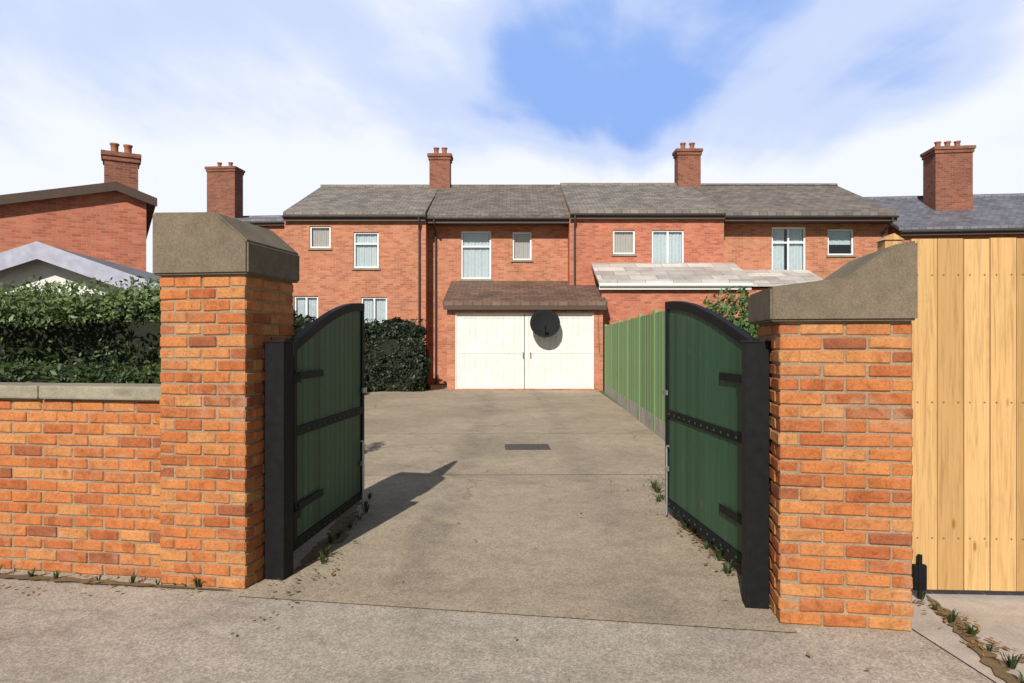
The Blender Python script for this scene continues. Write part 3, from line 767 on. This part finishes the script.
for k in range(2):
    a, b = wx0+k*pw+.01, wx0+(k+1)*pw-.01
    mb.box(a, b, .085, .11, .035, 2.44)
    for q in (a, b-.11): mb.box(q, q+.11, .055, .0849, .04, 2.435, .005)
    for z in (.04, 1.16, 2.30): mb.box(a+.112, b-.112, .057, .0849, z, z+.135, .005)
    nn = 11
    for i in range(nn):
        for z0, z1 in ((.177, 1.158), (1.297, 2.298)):
            q0 = a+.114+(b-a-.228)*i/nn; q1 = a+.114+(b-a-.228)*(i+1)/nn-.016
            mb.box(q0, q1, .068, .0849, z0, z1, .004)
d = mb.build('garage_door', M['white'], g)
fr = MB(); fr.box(wx0+.001, wx0+.05, .02, .0545, .03, 2.455).box(wx1-.05, wx1-.001, .02, .0545, .03, 2.455).box(wx0+.05, wx1-.05, .02, .0545, 2.44, 2.459); fr.build('door_frame', M['white'], g)
for q in (-.12, .12): MB().tube([(q+.06, .05, 1.02), (q+.06, .01, 1.02), (q+.06, .01, 1.20), (q+.06, .05, 1.20)], .011, 8).build('handle', M['black'], d)
MB().box(wx0-.1, wx1+.1, -.006, .1, 2.462, 2.60).build('lintel', M['house_brick'], g)
mb = MB(); gable = [(-.22, 2.80), (2.97, 3.74), (2.97, 3.62), (-.22, 2.68)]; mb.prism(gable, 'x', gx0-ox-.12, gx1-ox+.12); mb.build('roof', M['garage_tile'], g)
MB().box(gx0-ox-.1, gx1-ox+.1, -.212, -.19, 2.55, 2.678).build('fascia', M['fascia'], g)
# dish on the garage front
dx, dz = at(545, 324, 21.4)
t = thing('satellite_dish', 'round dark grey satellite dish fixed in front of the white garage', 'satellite dish', (dx, GY, 0))
md = Matrix.Rotation(R(72), 3, 'X')
mb = MB(); pr = [(0.001, 0), (.13, .006), (.25, .024), (.37, .056), (.47, .095), (.475, .092), (.37, .049), (.23, .014), (.001, -.008)]
mb.lathe(pr, 32, (0, -.25, dz), md); mb.build('reflector', M['dish'], t, True)
MB().tube([(0, -.235, dz), (0, -.16, dz+.05), (0, -.14, 2.56), (0, -.03, 2.58)], .024, 8).box(-.08, .08, -.03, -.0075, 2.475, 2.66).build('bracket', M['galv'], t)
MB().tube([(0, -.23, dz-.02), (.05, -.13, dz+.18), (.12, -.05, 2.52), (.5, -.02, 2.53), (1.7, -.02, 2.52), (1.74, -.02, 1.2)], .007, 6).build('cable', M['black'], t)
MB().tube([(0, -.36, dz-.42), (0, -.71, dz-.12)], .014, 6).tube([(0, -.71, dz-.14), (0, -.63, dz-.06)], .035, 10).build('receiver_arm', M['dish'], t)

# ------------------------------------------------------------------ blocks left and right
def rot_house(label, p0, p1, ze, zr, depth, brick, tilem, chims, wins=(), over=.2):
    a, b = Vector(p0), Vector(p1); d = b-a; L = d.length
    t = thing('house', label, 'house', (a.x, a.y, 0), math.atan2(d.y, d.x))
    hs = [w[0] for w in wins]
    mb = MB(); front_wall(mb, 0, L, -.05, ze-.02, 0, hs)
    for X in (0, L): mb.poly([(X, 0, -.05), (X, 0, ze-.02), (X, depth/2, zr-.14), (X, depth, ze-.02), (X, depth, -.05)])
    mb.poly([(0, depth, -.05), (0, depth, ze-.02), (L, depth, ze-.02), (L, depth, -.05)])
    mb.build('wall', M[brick], t)
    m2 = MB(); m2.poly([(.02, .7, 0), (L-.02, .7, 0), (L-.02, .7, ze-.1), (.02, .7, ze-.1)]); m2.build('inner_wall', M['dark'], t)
    mb = MB(); gable_roof(mb, -.06, L+.06, -over, depth/2, depth+over, ze, zr); rf = mb.build('roof', M[tilem], t)
    MB().tube([(-.06, depth/2, zr-.01), (L+.06, depth/2, zr-.01)], .1, 10).build('ridge_tiles', M[tilem], rf)
    MB().box(0, L, -over+.01, -over+.03, ze-.3, ze-.122).build('fascia', M['fascia'], t)
    g = MB(); gy = -over-.05; g.tube([(0, gy, ze-.16), (L, gy, ze-.16)], .05, 8); g.build('gutter', M['pipe'], t)
    for c in chims: chimney(t, *c)
    for w in wins: window(t, w[0], 0, w[1], 'curtain', False)
    return t
gh = thing('house', 'red brick gabled house with dark roof edge behind the tall clipped hedge', 'house', (-10.5, 19.6, 0), R(30))
mb = MB(); mb.prism([(-9, -.05), (0, -.05), (0, 5.55), (-.75, 5.80), (-9, 3.72)], 'y', 0, 8); mb.build('wall', M['house_brick_red'], gh)
mb = MB(); mb.prism([(-9.2, 3.69), (-.75, 5.84), (.25, 5.50), (.25, 5.62), (-.75, 5.98), (-9.2, 3.83)], 'y', -.22, 8.2); mb.build('roof', M['slate'], gh)
mb = MB(); mb.prism([(-9.22, 3.60), (-.75, 5.75), (.27, 5.40), (.27, 5.64), (-.75, 6.0), (-9.22, 3.85)], 'y', -.25, -.223); mb.build('bargeboard', M['fascia'], gh)
chimney(gh, -.62, .65, .85, .7, 5.4, 6.95, 2)
rot_house('distant brick house whose chimney shows just above the taller pier', (-15.6, 32.5), (-9.6, 32.0), 7.3, 8.2, 8, 'house_brick', 'slate', [(.35, 3.2, 1.5, .9, 7.0, 10.6, 2)], [((4.0, 5.0, 4.6, 5.8), 2)])
rot_house('brick house with blue slate roof behind the pine gate', (14.15, 25.0), (27, 23.5), 5.7, 7.5, 7, 'house_brick_red', 'slate', [(2.75, 2.2, 1.35, 1.0, 6.0, 9.1, 3)], [((5, 6.3, 3.6, 4.9), 2), ((8.6, 9.9, 3.6, 4.9), 2)])

# white outbuilding left, over the hedge
ob_ = thing('outbuilding', 'small white gabled outbuilding with purple grey roof edge behind the hedge', 'outbuilding', (-8.45, 12.4, -.26), R(8))
mb = MB(); mb.prism([(-2.6, -.05), (2.6, -.05), (2.6, 2.45), (0, 3.40), (-2.6, 2.45)], 'y', 0, 5); mb.build('wall', M['white'], ob_)
mb = MB(); mb.prism([(-2.85, 2.42), (0, 3.46), (2.85, 2.42), (2.85, 2.50), (0, 3.54), (-2.85, 2.50)], 'y', -.3, 5.2); rf = mb.build('roof', M['slate'], ob_)
mb = MB(); mb.prism([(-2.87, 2.21), (0, 3.25), (2.87, 2.21), (2.87, 2.52), (0, 3.56), (-2.87, 2.52)], 'y', -.33, -.303); mb.build('bargeboard', M['lead'], rf)
MB().box(-.5, .5, -.02, -.003, 1.2, 2.2).build('window', M['upvc'], ob_)

# ------------------------------------------------------------------ sky, sun, camera
AZ, EL = R(15), R(36)
ldir = Vector((math.sin(AZ)*math.cos(EL), math.cos(AZ)*math.cos(EL), -math.sin(EL)))
sl = bpy.data.lights.new('sun', 'SUN'); sl.energy = 5.0; sl.angle = R(.5); sl.color = (1, .955, .88)
so = bpy.data.objects.new('sun', sl); COL.objects.link(so); so.rotation_euler = ldir.to_track_quat('-Z', 'Y').to_euler(); so.location = (-5, -10, 12)
w = bpy.data.worlds.new('World'); scene.world = w; w.use_nodes = True
nt = w.node_tree; nt.nodes.clear(); L = nt.links
out = N(nt, 'ShaderNodeOutputWorld'); bg = N(nt, 'ShaderNodeBackground'); L.new(bg.outputs[0], out.inputs[0])
sky = N(nt, 'ShaderNodeTexSky', sky_type='NISHITA'); sky.sun_disc = False; sky.sun_elevation = EL; sky.sun_rotation = math.pi+AZ
sky.air_density = 1.0; sky.dust_density = .6; sky.ozone_density = 1.6
tc = N(nt, 'ShaderNodeTexCoord').outputs['Generated']
sp = N(nt, 'ShaderNodeSeparateXYZ'); L.new(tc, sp.inputs[0])
zz = math_(nt, 'ADD', math_(nt, 'MAXIMUM', sp.outputs[2], 0.0), .22)
cb = N(nt, 'ShaderNodeCombineXYZ'); L.new(math_(nt, 'DIVIDE', sp.outputs[0], zz), cb.inputs[0]); L.new(math_(nt, 'DIVIDE', sp.outputs[1], zz), cb.inputs[1])
mp = N(nt, 'ShaderNodeMapping'); L.new(cb.outputs[0], mp.inputs[0]); mp.inputs['Rotation'].default_value = (0, 0, R(14)); mp.inputs['Scale'].default_value = (1.3, .55, 1); mp.inputs['Location'].default_value = (2.6, 1.7, 0)
n1 = noise_(nt, mp.outputs[0], .9, 7, .5, .5)
n2 = noise_(nt, cb.outputs[0], .55, 6, .55, .3)
dens = math_(nt, 'ADD', math_(nt, 'MULTIPLY', math_(nt, 'SUBTRACT', n1, .5), 1.5), math_(nt, 'MULTIPLY', math_(nt, 'SUBTRACT', n2, .5), .9))
# a clearer window in the cloud, high and to the right of the drive
def lobe(px, py, w0, w1, amt):
    dv = Vector(((px-CX)/F, 1, (HOR-py)/F)).normalized()
    d = nt.nodes.new('ShaderNodeVectorMath'); d.operation = 'DOT_PRODUCT'; L.new(tc, d.inputs[0]); d.inputs[1].default_value = dv
    return ramp(nt, d.outputs['Value'], [(math.cos(R(w1)), 0.0), (math.cos(R(w0)), amt)], 'EASE')
clear = math_(nt, 'MAXIMUM', math_(nt, 'MAXIMUM', lobe(590, 15, 1, 11, .92), lobe(720, 35, 3, 13, 1.12)), math_(nt, 'MAXIMUM', lobe(870, 5, 1, 11, 1.0), lobe(240, 70, 1, 12, .25)))
clear = math_(nt, 'MAXIMUM', clear, lobe(800, 70, 0.5, 9, 1.0))
dens = math_(nt, 'ADD', math_(nt, 'SUBTRACT', dens, math_(nt, 'MULTIPLY', clear, .34)), .70)
dens = math_(nt, 'ADD', dens, ramp(nt, sp.outputs[2], [(.17, .26), (.31, 0.0)], 'EASE'))
cov = ramp(nt, dens, [(.36, 0.06), (.55, .55), (.80, 1.0)], 'EASE')
# the bank of bright cloud and haze stands ahead, low over the houses; the sky overhead and behind is clear
front = math_(nt, 'MULTIPLY', ramp(nt, sp.outputs[1], [(.40, 0.0), (.68, 1.0)], 'EASE'), ramp(nt, sp.outputs[2], [(.46, 1.0), (.75, 0.0)], 'EASE'))
blue = mix(nt, front, sky.outputs[0], (4.8, 8.3, 17.2))
c = mix(nt, math_(nt, 'MULTIPLY', cov, math_(nt, 'MULTIPLY_ADD', front, .85, .15)), blue, (17.2, 17.9, 19.5))
L.new(c, bg.inputs[0]); bg.inputs[1].default_value = .05

cam = bpy.data.cameras.new('camera'); cam.sensor_width = 36; cam.lens = 24.0; cam.clip_end = 1000; cam.clip_start = .05
co = bpy.data.objects.new('camera', cam); COL.objects.link(co); co.location = (0, 0, EYE); co.rotation_euler = (R(90), 0, 0)
cam.shift_y = (HOR-341.5)/1024.0
scene.camera = co
vs = scene.view_settings; vs.view_transform = 'Standard'; vs.look = 'None'; vs.gamma = 1; vs.exposure = .1; vs.use_curve_mapping = False
